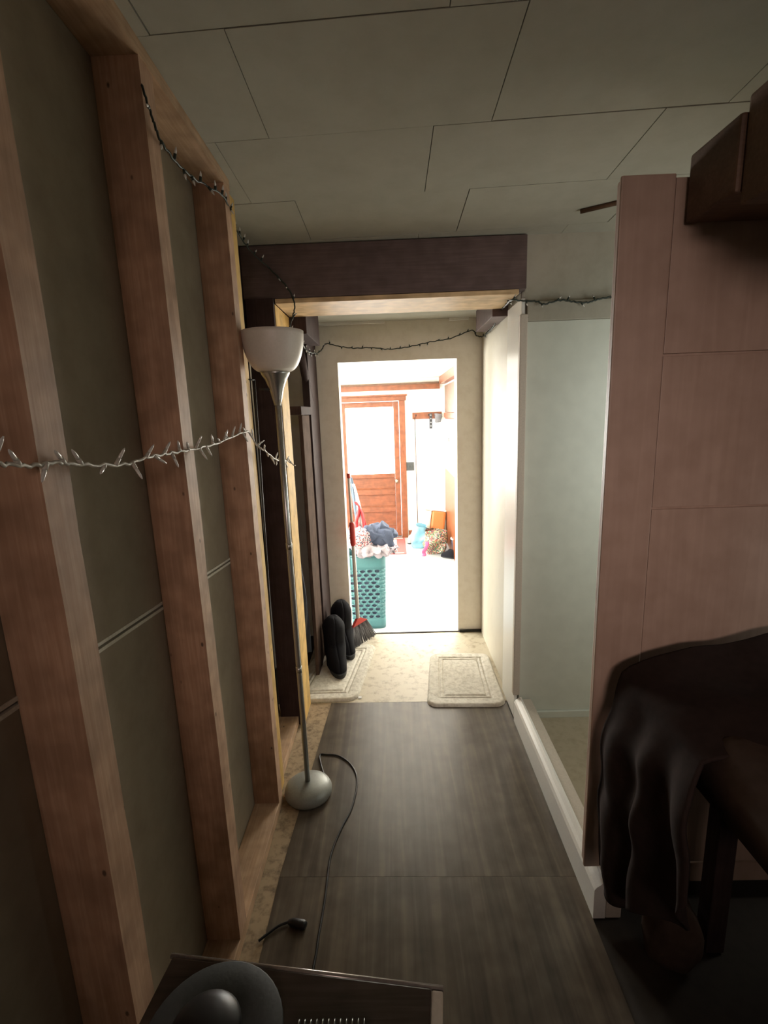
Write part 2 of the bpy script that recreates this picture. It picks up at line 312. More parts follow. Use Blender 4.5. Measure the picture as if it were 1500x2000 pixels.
# ------------------------------------------------------------------ left wall: open stud framing
wl = st('wall_left', MB().box(-0.62, -0.605, -2.2, 1.70, 0, 2.34), GAP, 'open stud wall of bare pine studs with grey gypsum panels behind', 'wall')
def seamz(y): return 1.08-0.080*(y-0.836)
studs = [(-0.42, -0.35), (0.14, 0.20), (0.655, 0.715), (1.122, 1.180), (1.620, 1.672)]
ed = [-2.15]+[0.5*(a+b) for a, b in studs]+[1.69]
for y0, y1 in zip(ed, ed[1:]):
    for lo in (True, False):
        za, zb = (0.02, None) if lo else (None, 2.30)
        P = [(y0, za if lo else seamz(y0)+0.008), (y1, za if lo else seamz(y1)+0.008), (y1, seamz(y1)-0.008 if lo else zb), (y0, seamz(y0)-0.008 if lo else zb)]
        put('gypsum_panel', MB().prism(P, 'X', -0.604, -0.572), PANEL, wl)
    for dz in (-0.0065, 0.0065):
        put('panel_edge', MB().add([(-0.570, y0, seamz(y0)+dz-0.0035), (-0.570, y1, seamz(y1)+dz-0.0035), (-0.570, y1, seamz(y1)+dz+0.0035), (-0.570, y0, seamz(y0)+dz+0.0035), (-0.580, y0, seamz(y0)+dz-0.0035), (-0.580, y1, seamz(y1)+dz-0.0035), (-0.580, y1, seamz(y1)+dz+0.0035), (-0.580, y0, seamz(y0)+dz+0.0035)], [(0, 1, 2, 3), (4, 5, 6, 7), (0, 1, 5, 4), (3, 2, 6, 7)]), PAPER, wl)
for i, (a, b) in enumerate(studs):
    def wavy(u, v, a=a, b=b): pass
    m = MB(); nz = 22; zs = [0.042+(zc(a)-0.03-0.042)*k/nz for k in range(nz+1)]
    for k, z in enumerate(zs):   # slightly waney edge
        w = 0.0035*noise.noise(Vector((i*5.0, 0, z*4))); w2 = 0.005*noise.noise(Vector((i*5.0+2, 0, z*5)))
        m.v += [Vector((-0.571, a, z)), Vector((XL+w, a, z)), Vector((XL+w*0.5, b+w2, z)), Vector((-0.571, b, z))]
    for k in range(nz):
        for q in range(4):
            m.f.append((k*4+q, k*4+(q+1) % 4, (k+1)*4+(q+1) % 4, (k+1)*4+q)); m.mi.append(0); m.smooth.append(False)
    m.f += [(3, 2, 1, 0), (nz*4, nz*4+1, nz*4+2, nz*4+3)]; m.mi += [0, 0]; m.smooth += [False, False]
    put('stud', m, PINE, wl)
put('bottom_plate', MB().box(-0.571, XL, -2.15, 1.672, 0.0, 0.042, 0.002), PINE_Y, wl)
tp = MB().add([(x, y, z) for x in (-0.571, XL+0.002) for y, z in ((-2.15, zc(-2.15)-0.030), (1.672, zc(1.672)-0.030), (1.672, zc(1.672)-0.001), (-2.15, zc(-2.15)-0.001))], [(0, 1, 2, 3), (7, 6, 5, 4), (0, 4, 5, 1), (1, 5, 6, 2), (2, 6, 7, 3), (3, 7, 4, 0)])
put('top_plate', tp, PINE_Y, wl)
# recess beyond the end stud
wf = st('wall_left_recess', MB().box(-0.80, -0.78, 1.69, 3.17, 0, 2.3), WALLP, 'grey plaster wall of the shallow recess behind the floor lamp', 'wall')
put('end_stud', MB().box(-0.60, -0.492, 1.705, 1.775, 0.0, 2.20, 0.002), PINE_RAW, wf)
put('dark_board', MB().box(-0.76, -0.60, 1.74, 1.77, 0.0, 2.20), DARKW_Z, wf)
put('recess_plate', MB().box(-0.60, -0.502, 1.78, 2.17, 0.0, 0.045, 0.002), PINE_Y, wf)
put('recess_dark_fill', MB().box(-0.62, -0.605, 1.78, 2.20, 0.045, 2.16), DARKW_Z, wf)  # dark sheet standing in for the dark open space beside the post

# ------------------------------------------------------------------ beam and post
bmO = thing('ceiling_beam', (0.03, YB, 1.95), 'dark reddish brown ceiling beam with bare pine soffit across the hallway', 'beam')
put('beam_face', MB().box(-0.60, 0.578, YB, YB+0.055, 1.982, zc(YB)-0.004, 0.003), DARKW, bmO)
put('soffit_board', MB().box(-0.47, 0.548, YB+0.003, YB+0.30, 1.962, 1.981, 0.002), PINE_RAW_X, bmO)
put('beam_core', MB().box(-0.60, 0.578, YB+0.056, YB+0.178, 1.982, zc(2.3)-0.016), DARKW, bmO)
put('beam_end', MB().box(-0.70, -0.601, 1.80, YB+0.05, 1.80, zc(2.2)-0.004, 0.003), DARKW_Z, bmO)
pO = thing('timber_post', (-0.52, 2.22, 0), 'post with front coloured dark for shade and bare pine side beside the floor lamp', 'post')
put('post_shaded_face', MB().box(-0.590, -0.474, 2.165, 2.186, 0.0, 1.981, 0.002), DARKW_Z, pO)  # front face coloured dark for the shade it stands in
put('post_body', MB().box(-0.590, -0.472, 2.187, 2.345, 0.0, 1.961, 0.002), PINE_RAW, pO)
put('side_beam_lit_end', MB().box(-0.590, -0.472, 2.347, 2.478, 1.80, 1.960, 0.002), PINE_RAW, pO)  # added pine block standing in for the lit end of the side beam
# left side between the post and the far doorway
put('plaster_panel', MB().box(-0.775, -0.745, 2.35, 3.165, 0.0, 2.04), WALLP, wf)
lb = tag(put('side_beam', MB().box(-0.52, -0.392, 2.485, 2.93, 1.885, 2.044, 0.004), DARKW_Z), 'short dark beam running along the left side above the string lights', 'beam')
a, b = onx((583, 668), -0.47), onx((609, 800), -0.47)
b = a.lerp(b, 0.86); br = tag(put('diagonal_brace', MB().tube([a, b], 0.022, 4), DARKW_Z), 'slim dark diagonal brace under the left side beam', 'brace')
cs = thing('side_casing', (-0.47, 2.9, 0), 'dark brown wooden casing with paler board beside the far doorway left edge', 'casing')
put('pale_board', MB().box(-0.482, -0.462, 2.60, 2.83, 0.0, 1.500, 0.003), SHADEDB, cs)
put('dark_post', MB().box(-0.492, -0.452, 2.835, 3.163, 0.0, 2.043, 0.003), DARKW_Z, cs)
put('cap_board', MB().box(-0.51, -0.450, 2.52, 2.832, 1.502, 1.545, 0.003), DARKW_Z, cs)

# ------------------------------------------------------------------ right side of the hall
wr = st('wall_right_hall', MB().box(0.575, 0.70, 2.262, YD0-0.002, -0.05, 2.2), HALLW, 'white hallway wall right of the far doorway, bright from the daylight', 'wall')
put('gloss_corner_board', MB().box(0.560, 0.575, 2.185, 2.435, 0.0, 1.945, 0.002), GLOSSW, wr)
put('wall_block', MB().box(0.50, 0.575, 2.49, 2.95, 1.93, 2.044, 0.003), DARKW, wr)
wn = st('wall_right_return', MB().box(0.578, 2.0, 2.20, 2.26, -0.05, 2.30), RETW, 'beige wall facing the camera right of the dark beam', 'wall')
fp = thing('wall_panel', (0.9, 2.19, 0), 'tall pale green board in putty coloured frame on the right wall', 'panel')
x0 = 0.552
put('frame_stile', MB().box(x0, x0+0.032, 2.168, 2.199, 0.13, 1.880, 0.004), FRAMEP, fp)
put('frame_header', MB().box(x0+0.03, 1.60, 2.176, 2.199, 1.852, 1.930, 0.004), RETW, fp)
put('board', MB().box(x0+0.033, 1.60, 2.186, 2.199, 0.0, 1.851), GREENP, fp)
put('base_strip', MB().box(x0+0.05, 1.60, 2.172, 2.185, 0.0, 0.035, 0.003), GREENP, fp)
for px in ((1030, 620), (1195, 612)):
    p = ony(px, 2.175); put('nail_head', MB().lathe([(0.0035, 0), (0.0035, 0.002), (0.002, 0.003)], (p.x, p.y, p.z), 10, 0, Matrix.Rotation(math.pi/2, 4, 'X')), BLACK, fp)
cb = thing('curb', (0.585, 1.7, 0), 'white low curb with rounded top edge along the right floor edge', 'curb')
prof = [(XR, 0.0), (XR, 0.100), (XR+0.006, 0.110), (XR+0.016, 0.117), (XR+0.026, 0.126), (XR+0.034, 0.126), (XR+0.036, 0.0)]
put('front_board', MB().prism(prof, 'Y', 1.20, 2.160), GLOSSW, cb)
put('ledge', MB().box(XR+0.037, XR+0.083, 1.20, 2.165, 0.0, 0.112, 0.004), FRAMEP, cb)
wd = MB()
def wallbox(x0, x1, z0, z1): wd.box(x0, x1, YD0, YD1, z0, z1)
wallbox(-0.80, -0.320, ZB, 2.4); wallbox(0.418, 0.70, ZB, 2.4); wallbox(-0.320, 0.418, 1.812, 2.4)
wm = st('wall_far', wd, WALLP, 'grimy off white wall around the open doorway at the hall end', 'wall')
for (x, y, z, rx, rz) in ((0.50, YD0-0.008, 0.012, 0.075, 0.012),):
    put('dark_ridge', MB().box(0.425, 0.574, YD0-0.02, YD0-0.001, 0.0, 0.016, 0.004), GAP, wm)  # near-black low ridge along the wall foot
# near right: room shell out of the light
st('wall_right', MB().box(2.0, 2.06, -2.2, 2.26, -0.05, 2.4), WALLP, 'plain wall at the far right of the near room', 'wall')
wa = MB().box(1.26, 2.0, 1.29, 1.35, 0, 0.9).box(1.26, 2.0, 1.29, 1.35, 1.8, 2.26).box(1.8, 2.0, 1.29, 1.35, 0.9, 1.8)
st('wall_alcove', wa, WALLP, 'unseen partition added to hold and screen the alcove light', 'wall')  # unseen wall added to keep the alcove light off the near room
w3 = st('alcove_fill_pane', MB().box(1.26, 1.8, 1.335, 1.340, 0.9, 1.8), PANE, 'made-up pane in the unseen partition before the alcove light', 'window')  # made-up window; the added alcove light stands in its opening
put('window_frame', MB().box(1.26, 1.8, 1.33, 1.35, 1.33, 1.36), GLOSSW, w3)
st('wall_near', MB().box(-1.3, 2.06, -2.26, -2.2, -0.05, 2.5), WALLP, 'plain wall behind the camera', 'wall')
dp = thing('panel_door', (0.85, 1.26, 0.13), 'tall pinkish brown wooden door panel standing at right with rounded corner', 'door')
YP = 1.255
put('slab', MB().box(0.545, 1.25, YP+0.006, YP+0.028, 0.135, 2.005, 0.006), PINKW, dp)
put('edge_stile', MB().box(0.541, 0.665, YP-0.006, YP+0.0055, 0.131, 2.008, 0.004), PINKW, dp)
zr = [0.135, 0.60, 1.232, 1.613, 2.004]
for a, b in zip(zr, zr[1:]): put('panel', MB().box(0.668, 1.25, YP, YP+0.0055, a+0.003, b-0.003, 0.0015), PINKW, dp)
put('foot_rail', MB().box(0.643, 1.25, YP+0.002, YP+0.03, 0.062, 0.128, 0.003), PINKW, dp)
put('dark_void_fill', MB().box(0.64, 1.25, YP+0.010, YP+0.03, 0.0, 0.0615, 0.002), GAP, dp)  # near-black filler painted in for the dark void under the door

# ------------------------------------------------------------------ back room shell
wb = MB()
def wbx(x0, x1, z0, z1): wb.box(x0, x1, YF, YF+0.12, z0, z1)
DX0, DX1, DT = -0.745, 0.118, 1.655      # far door opening
WX0, WX1, WZ0, WZ1 = -2.0, -1.1, 0.45, 1.65
wbx(-2.3, WX0, ZB, 2.1); wbx(WX1, DX0, ZB, 2.1); wbx(WX0, WX1, ZB, WZ0); wbx(WX0, WX1, WZ1, 2.1); wbx(DX0, DX1, DT, 2.1); wbx(DX1, 0.80, ZB, 2.1)
wback = st('wall_back', wb, WALLW, 'white far wall of the back room around the wooden door', 'wall')
ws = MB(); SY0, SY1 = 3.6, 5.2
ws.box(-2.30, -2.18, YD1, SY0, ZB, 2.1); ws.box(-2.30, -2.18, SY1, YF, ZB, 2.1); ws.box(-2.30, -2.18, SY0, SY1, ZB, 0.45); ws.box(-2.30, -2.18, SY0, SY1, 1.65, 2.1)
st('wall_back_left', ws, WALLW, 'white left wall of the back room with wide window', 'wall')
st('wall_back_right', MB().box(0.775, 0.90, YD1, 4.0, ZB, 2.1).box(0.775, 0.90, 5.5, YF+0.12, ZB, 2.1).box(0.775, 0.90, 4.0, 5.5, ZB, 0.55).box(0.775, 0.90, 4.0, 5.5, 1.75, 2.1), WALLW, 'white right wall of the back room', 'wall')
ws2 = MB(); ws2.box(-2.30, -0.80, YD0+0.02, YD1, ZB, 2.1); ws2.box(0.70, 0.90, YD0+0.02, YD1, ZB, 2.1)
st('wall_back_near', ws2, WALLW, 'white back side of the hall end wall', 'wall')
st('ceiling_back', MB().box(-2.3, 0.9, YD1, YF+0.12, 1.96, 2.02), WALLW, 'white ceiling of the bright back room', 'ceiling')
for nm, bx, lab in (('window_1', (WX0, WX1, YF+0.05, YF+0.058, WZ0, WZ1), 'bright window left of the wooden far door'), ('window_2', (-2.245, -2.237, SY0, SY1, 0.45, 1.65), 'wide bright window in the left wall of the back room')):
    w = st(nm, MB().box(*bx), PANE, lab, 'window')
    x0_, x1_, y0_, y1_, z0_, z1_ = bx; t = 0.05
    for z in (z0_, z1_-t):
        put('window_frame', MB().box(x0_-0.02 if nm == 'window_2' else x0_, x1_+0.02 if nm == 'window_2' else x1_, y0_-0.02 if nm == 'window_1' else y0_, y1_+0.02 if nm == 'window_1' else y1_, z, z+t), GLOSSW, w)
w4 = st('window_4', MB().box(0.84, 0.846, 4.0, 5.5, 0.55, 1.75), PANE, 'bright window in the right wall of the back room', 'window')
for z in (0.55, 1.70): put('window_frame', MB().box(0.82, 0.866, 4.0, 5.5, z, z+0.05), GLOSSW, w4)
tr = st('trim_2', MB().box(-2.17, 0.70, YF-0.05, YF-0.001, 1.80, 1.885, 0.004), ORANGEX, 'brown wooden beam across the top of the back room far wall', 'trim')
put('cornice_strip', MB().box(-2.17, 0.70, YF-0.07, YF-0.051, 1.872, 1.895, 0.003), SHELFW, tr)
st('trim_3', MB().box(0.685, 0.774, 3.9, YF-0.08, 1.86, 1.958, 0.004), ORANGEX, 'orange wooden beam along the right wall of the back room', 'trim')
st('baseboard_back', MB().box(0.215, 0.774, YF-0.02, YF-0.001, ZB, ZB+0.11, 0.003), ORANGEX, 'wooden baseboard right of the far door', 'baseboard')

# far door with casing
dr = thing('door_1', (-0.3, YF, ZB), 'varnished orange wooden door with bright glass above three panels', 'door', None, 'structure')
yd = YF+0.012
def dbox(nm, x0, x1, z0, z1, d0=0.0, d1=0.04, m=ORANGEW, bev=0.006, par=dr): return put(nm, MB().box(x0, x1, yd+d0, yd+d1, z0, z1, bev), m, par)
dbox('stile', DX0+0.008, DX0+0.095, ZB+0.025, DT-0.006); dbox('stile', 0.036, DX1-0.006, ZB+0.025, DT-0.006)
GX0, GX1 = DX0+0.096, 0.035
for z0, z1 in ((1.575, DT-0.006), (0.555, 0.620), (0.305, 0.385), (0.045, 0.120), (ZB+0.025, -0.150)): dbox('rail', GX0, GX1, z0, z1, m=ORANGEX)
for z0, z1 in ((0.387, 0.553), (0.122, 0.303), (-0.148, 0.043)): pn = dbox('panel', GX0, GX1, z0, z1, 0.026, 0.034, ORANGEX); put('moulding', MB().prism([(yd+0.003, z0), (yd+0.026, z0), (yd+0.026, z0+0.020)], 'X', GX0, GX1), ORANGEX, pn)
dbox('glass_pane', GX0, GX1, 0.621, 1.574, 0.016, 0.022, PANE, 0)
p = ony((775, 940), YF-0.03)
kb = put('door_knob', MB().lathe([(0.026, 0), (0.026, 0.004), (0.010, 0.008), (0.010, 0.03), (0.022, 0.038), (0.027, 0.052), (0.020, 0.062), (0.004, 0.065)], (p.x, yd-0.001, p.z), 20, 0, Matrix.Rotation(math.pi/2, 4, 'X')), BRASS, dr)
put('casing', MB().box(DX1, DX1+0.085, YF-0.022, YF-0.001, ZB, DT, 0.003), ORANGEW, dr)
put('casing', MB().box(DX0-0.085, DX0, YF-0.022, YF-0.001, ZB, DT, 0.003), ORANGEW, dr)
put('header', MB().box(DX0-0.10, DX1+0.10, YF-0.028, YF-0.001, DT+0.001, DT+0.065, 0.003), ORANGEX, dr)
put('header_cap', MB().box(DX0-0.115, DX1+0.118, YF-0.042, YF-0.001, DT+0.066, DT+0.088, 0.003), ORANGEX, dr)
put('threshold', MB().box(DX0, DX1, YF-0.03, YF+0.1, ZB, ZB+0.022, 0.003), METAL, dr)
# cupboard on the right wall of the back room
cu = thing('wall_cupboard', (0.74, 6.4, ZB), 'tall orange wooden cupboard seen edge on at the back room right wall', 'cupboard')
put('lower_door', MB().box(0.742, 0.774, 5.6, 6.92, ZB, 0.80, 0.003), ORANGEW, cu)
put('upper_side', MB().box(0.748, 0.774, 5.6, 6.92, 0.802, 1.40, 0.003), ORANGEX, cu)
put('shelf_edge', MB().box(0.735, 0.774, 5.6, 6.93, 1.402, 1.47, 0.003), ORANGEX, cu)
put('upper_door', MB().box(0.745, 0.774, 5.6, 6.90, 1.472, 1.83, 0.003), SHELFW, cu)
nt_ = tag(put('paper_notice', MB().box(0.738, 0.741, 5.8, 6.86, 0.86, 1.385, 0.001), PAPERW), 'white paper notice pinned on the orange cupboard', 'paper')
n2 = tag(put('paper_sheet', MB().box(0.732, 0.736, 5.8, 6.88, 0.72, 0.855, 0.001), PAPERW), 'lower white paper sheet below the notice on the cupboard', 'paper')
hk = thing('key_hook', (0.733, 6.40, 1.1), 'small dark hook with keys on the white notice', 'hook')
hk_o = put('hook_plate', MB().box(0.731, 0.737, 6.32, 6.46, 1.10, 1.15, 0.002), BLACK, hk)
put('key', MB().box(0.727, 0.730, 6.34, 6.39, 1.02, 1.10, 0.001), METAL, hk_o); put('key', MB().box(0.727, 0.730, 6.41, 6.44, 1.00, 1.10, 0.001), METAL, hk_o)

# ------------------------------------------------------------------ back room things
sw = thing('light_switch', (0.26, YF, 0.74), 'dark square switch plate between far door and coat rack', 'switch')
p, q = ony((793.5, 903), YF-0.012), ony((809, 919), YF-0.012)
pl_o = put('plate', MB().box(p.x, q.x, YF-0.010, YF-0.001, q.z, p.z, 0.003), SWITCH, sw)
for k in (0.3, 0.7):
    x = p.x+(q.x-p.x)*k; z = (p.z+q.z)/2; put('toggle', MB().box(x-0.006, x+0.006, YF-0.020, YF-0.0101, z-0.014, z+0.014, 0.002), SWITCH, pl_o)
rk = thing('coat_rack', (0.5, YF, 1.45), 'brown wooden coat rack board right of the far door', 'rack')
p, q = ony((805, 806), YF-0.02), ony((863, 817), YF-0.02)
rb_o = put('rack_board', MB().box(p.x, q.x, YF-0.024, YF-0.001, q.z, p.z, 0.004), ORANGEX, rk)
zr_ = (p.z+q.z)/2
for k in (0.12, 0.55, 0.88):
    x = p.x+(q.x-p.x)*k; put('peg', MB().tube([(x, YF-0.025, zr_), (x, YF-0.06, zr_+0.004), (x, YF-0.07, zr_+0.018)], 0.007, 8), BLACK, rb_o)
p, q = ony((838.5, 810), YF-0.08), ony((844.5, 837), YF-0.08)
s_ = thing('leash_strap', (p.x, YF-0.08, q.z), 'black strap with pale rings hanging from the coat rack', 'strap')
bd_o = put('band', MB().box(p.x, q.x, YF-0.085, YF-0.077, q.z, p.z+0.02, 0.003), STRAPB, s_)
for k in range(4): put('ring', MB().box((p.x+q.x)/2-0.007, (p.x+q.x)/2+0.007, YF-0.090, YF-0.0855, q.z+0.03+0.05*k, q.z+0.045+0.05*k, 0.001), METAL, bd_o)
p = ony((856, 815), YF-0.06)
tag(put('knit_cap', MB().grid(lambda u, v: p+Vector((math.cos(2*math.pi*u)*(0.055-0.02*v), math.sin(2*math.pi*u)*0.03, 0.05-0.12*v))+crumple((u, v, 0), 0.02, 4), 16, 8), BRIST), 'small grey cap hanging at the coat rack end', 'cap')
rd = thing('long_pole', (0.34, YF-0.06, ZB), 'thin wooden pole standing below the coat rack', 'pole')
a, b = ony((810, 816), YF-0.032), onz((815.5, 1050), ZB+0.02); b = Vector((0.345, YF-0.17, ZB+0.02))
put('shaft', MB().tube([a, a.lerp(b, 0.9)], 0.006, 8), SHELFW, rd); put('grip', MB().tube([a.lerp(b, 0.9), b], 0.013, 8), BLACK, rd); put('tip', MB().tube([a, a+Vector((0, 0, 0.012))], 0.009, 8), ORANGEX, rd)
nt2 = thing('landing_net', (0.36, YF-0.05, 1.1), 'pale blue round hoop hanging behind the thin pole', 'hoop')
c = ony((811, 838), YF-0.012); R_ = 0.145
put('hoop', MB().tube([c+Vector((R_*math.cos(t), 0, R_*math.sin(t))) for t in np.linspace(math.pi*1.0, 2.0*math.pi, 24)], 0.006, 6), RINGB, nt2)
put('webbing', MB().grid(lambda u, v: c+Vector((R_*math.cos(math.pi+math.pi*u)*v*.96, 0.002+0.004*math.sin(v*3), R_*math.sin(math.pi+math.pi*u)*(0.55+0.45*v)*.96)), 20, 5), RINGB, nt2)

rug = thing('striped_rug', (-0.15, 6.7, ZB), 'red and cream striped rug in front of the far door', 'rug')
RX0, RX1, RY0, RY1 = -0.72, 0.150, 6.26, 7.10
rg_o = put('rug_base', MB().box(RX0, RX1, RY0, RY1, ZB+0.0005, ZB+0.009, 0.003), RUGR, rug)
for k in range(7):
    x = RX0+0.07+0.105*k; put('cream_stripe', MB().box(x, x+0.05, RY0+0.10, RY1-0.10, ZB+0.0092, ZB+0.0115), RUGW, rg_o)
for y in (RY0+0.03, RY1-0.05): put('cream_border', MB().box(RX0+0.03, RX1-0.03, y, y+0.02, ZB+0.0092, ZB+0.0115), RUGW, rg_o)

ob = thing('storage_cooler', (0.55, 6.85, ZB), 'orange and cream plastic box leaning in the back room corner', 'box')
M = Matrix.Translation((0.565, 6.86, ZB+0.25))@Matrix.Rotation(math.radians(-10), 4, 'X')@Matrix.Rotation(math.radians(8), 4, 'Y')
put('body', MB().box(-0.05, 0.15, -0.11, 0.11, -0.24, 0.20, 0.03, 0, M), ORBOX, ob)
put('side', MB().box(-0.16, -0.052, -0.10, 0.10, -0.24, 0.20, 0.03, 0, M), CREAM, ob)
put('lid', MB().box(-0.15, 0.15, -0.10, 0.10, 0.201, 0.225, 0.01, 0, M), CREAM, ob)
def bag(name, c, w, d, h, m, label, seed, lean=0.0):
    c = Vector(c)
    def fn(u, v):
        t = 2*math.pi*u; cs_, sn = math.cos(t), math.sin(t); k = (abs(cs_)**4+abs(sn)**4)**-0.25
        prof_ = 0.75+0.25*math.sin(min(1, v*2.2)*math.pi/2)-0.16*v*v
        pt = Vector((cs_*k*w/2*prof_, sn*k*d/2*prof_, h*v)); pt.x += lean*v*h
        j = crumple((pt.x, pt.y, pt.z), 0.05*min(1, v*6), 9, seed); j.z *= 0.6; return c+pt+j
    mb = MB().grid(fn, 36, 18)
    mb.grid(lambda u, v: c+Vector((w*.36*v*math.cos(2*math.pi*u), d*.36*v*math.sin(2*math.pi*u), 0.004)), 24, 2)
    mb.grid(lambda u, v: c+Vector((lean*h*.85+w*.40*v*math.cos(2*math.pi*u), d*.40*v*math.sin(2*math.pi*u), h*.85))+crumple((u*6, v*3, 1), 0.05, 2, seed), 24, 4)
    return tag(put(name, mb, m), label, 'bag')
bag('blue_bag', (0.325, 6.60, ZB+0.002), 0.22, 0.2, 0.30, LBLUE, 'light blue bag beside the printed bag in the back room', 3, 0.15)
bag('printed_bag', (0.535, 6.30, ZB+0.002), 0.30, 0.24, 0.31, BAGP, 'dark multicoloured printed bag standing before the orange box', 5, 0.05)
pr = onz((824, 1083), ZB)
tag(put('pink_ribbon', MB().grid(lambda u, v: Vector((0.335+0.05*u+0.05*v, 6.14+0.03*math.sin(v*5)-0.0*v, ZB+0.004+0.20*v*v))+Vector((0.012*math.sin(9*v), 0, 0)), 3, 14), PINKC, solid=0.004), 'pink ribbon trailing from the printed bag onto floor', 'ribbon')
def shoe(c, rz, m, label, L=0.26, nm='shoe', grp=None):
    M = Matrix.Translation(c)@Matrix.Rotation(rz, 4, 'Z')
    def fn(u, v):
        t = 2*math.pi*u; x = math.cos(t); y = math.sin(t)
        wid = 0.045*(1-0.15*x); top = 0.10-0.045*max(0, x+0.1); r = math.cos(v*math.pi/2)**0.5
        return M@Vector((x*L/2*(r if v < 1 else 0.0), y*wid*r, 0.012+top*math.sin(v*math.pi/2)))
    o = thing(nm, c, label, 'shoe', grp)
    put('upper', MB().grid(fn, 24, 8), m, o)
    put('sole', MB().add([M@Vector((math.cos(2*math.pi*k/24)*L/2*1.02, math.sin(2*math.pi*k/24)*0.047*(1-0.15*math.cos(2*math.pi*k/24)), z)) for z in (0.0, 0.014) for k in range(24)], [(k, (k+1) % 24, (k+1) % 24+24, k+24) for k in range(24)]+[tuple(range(24)), tuple(range(24, 48))]), BLACK, o)
    return o
shoe((0.25, 6.88, ZB+0.001), 1.2, CWHITE, 'pale and black shoe at the foot of the thin pole')
shoe((0.685, 6.05, ZB+0.001), 2.6, RUBBER, 'black shoe on the floor before the printed bag right side', 0.22)
bn = thing('waste_bin', (0.60, 5.0, ZB), 'navy waste bin with white rim at the right doorway edge', 'bin')
bc = onz((893, 1085), ZB)
bn.location = (bc.x-0.0, bc.y, ZB); ORG[bn.name] = Vector(bn.location)
cc = (bc.x+0.015, bc.y, ZB)
put('bucket', MB().lathe([(0.075, 0.0), (0.092, 0.22), (0.086, 0.22), (0.070, 0.01)], cc, 28), NAVYP, bn)
put('rim', MB().lathe([(0.086, 0.221), (0.100, 0.221), (0.100, 0.236), (0.086, 0.236)], cc, 28, cap=False), WHITEP, bn)
tag(put('crumpled_paper', MB().grid(lambda u, v: Vector(cc)+Vector((0.05*math.cos(6.28*u)*math.sin(3.14*v), 0.05*math.sin(6.28*u)*math.sin(3.14*v), 0.215+0.035*math.cos(3.14*v)))+crumple((u*5, v*5, 0), 0.02, 2), 14, 9), PAPERW), 'crumpled white paper in the navy waste bin', 'paper')

# ------------------------------------------------------------------ laundry hamper, with holes
hc = Vector((-0.255, 4.12, ZB+0.001)); hw, hd, hh = 0.345, 0.27, 0.665
hm = thing('laundry_hamper', hc, 'tall teal plastic laundry hamper with oval holes behind the doorway', 'hamper')
PER = 2*(hw+hd)
def rrect(s, ins=0.0):
    """point on a rounded rectangle by arc parameter 0..1 (starting at front left, going right)"""
    r = 0.05; a, b = hw/2-r, hd/2-r; segs = [2*a, math.pi/2*r, 2*b, math.pi/2*r, 2*a, math.pi/2*r, 2*b, math.pi/2*r]; L = sum(segs); d_ = (s % 1)*L
    cen = [None, (a, -b, -90), None, (a, b, 0), None, (-a, b, 90), None, (-a, -b, 180)]
    st_ = [(-a, -b-r, 1, 0), None, (a+r, -b, 0, 1), None, (a, b+r, -1, 0), None, (-a-r, b, 0, -1), None]
    for i, l in enumerate(segs):
        if d_ <= l or i == 7:
            if st_[i]: x, y, ux, uy = st_[i]; return x+ux*d_, y+uy*d_
            x, y, a0 = cen[i]; q = math.radians(a0)+d_/r; return x+r*math.cos(q), y+r*math.sin(q)
        d_ -= l
def hp(s, z): x, y = rrect(s); k = 0.88+0.12*z/hh; return hc+Vector((x*k, y*k, z))
hb = MB(); NC = 18; z0h, z1h, NR = 0.095, 0.545, 13; rhh = (z1h-z0h)/NR
rr = 0.05; a_, b_ = hw/2-rr, hd/2-rr; Lp = 4*(a_+b_)+2*math.pi*rr
solid_c = [(2*a_+math.pi/4*rr)/Lp, (2*a_+math.pi/2*rr+2*b_+math.pi/4*rr)/Lp, (4*a_+math.pi*rr+2*b_+math.pi/4*rr)/Lp, 1-(math.pi/4*rr)/Lp]
for r in range(NR):
    for k in range(NC):
        s0 = (k+0.5*(r % 2))/NC; s1 = s0+1/NC; za = z0h+r*rhh; zb = za+rhh
        out = [(s0, za), ((s0+s1)/2, za), (s1, za), (s1, (za+zb)/2), (s1, zb), ((s0+s1)/2, zb), (s0, zb), (s0, (za+zb)/2)]
        sc_ = (s0+s1)/2; near = min(abs((sc_-c_+0.5) % 1-0.5) for c_ in solid_c)
        if near < 0.030: hb.add([hp(*o) for o in out], [tuple(range(8))], 0, True); continue
        inn = [(sc_+0.37/NC*math.cos(q), (za+zb)/2+0.38*rhh*math.sin(q)) for q in [math.radians(225+45*i) for i in range(8)]]
        hb.add([hp(*o) for o in out]+[hp(*o) for o in inn], [(i, (i+1) % 8, (i+1) % 8+8, i+8) for i in range(8)], 0, True)
hb.grid(lambda u, v: hp(u, z0h*v), 52, 3); hb.grid(lambda u, v: hp(u, z1h+(hh-z1h)*v), 52, 3)
hw_o = put('hamper_wall', hb, TEAL, hm, solid=0.004)
put('hamper_base', MB().grid(lambda u, v: hc+Vector((hp(u, 0.01).x-hc.x, hp(u, 0.01).y-hc.y, 0))*v+hc*(0 if False else 0)+Vector((hc.x*(1-v)-hc.x*0, hc.y*(1-v), (hc.z)*(1-v)+0.006)) if False else Vector((hc.x+(hp(u, 0).x-hc.x)*v*.97, hc.y+(hp(u, 0).y-hc.y)*v*.97, hc.z+0.004)), 52, 2), TEAL, hm, solid=0.003)
put('rim', MB().tube([hp(k/60, hh) for k in range(61)], 0.008, 8), TEAL, hw_o)
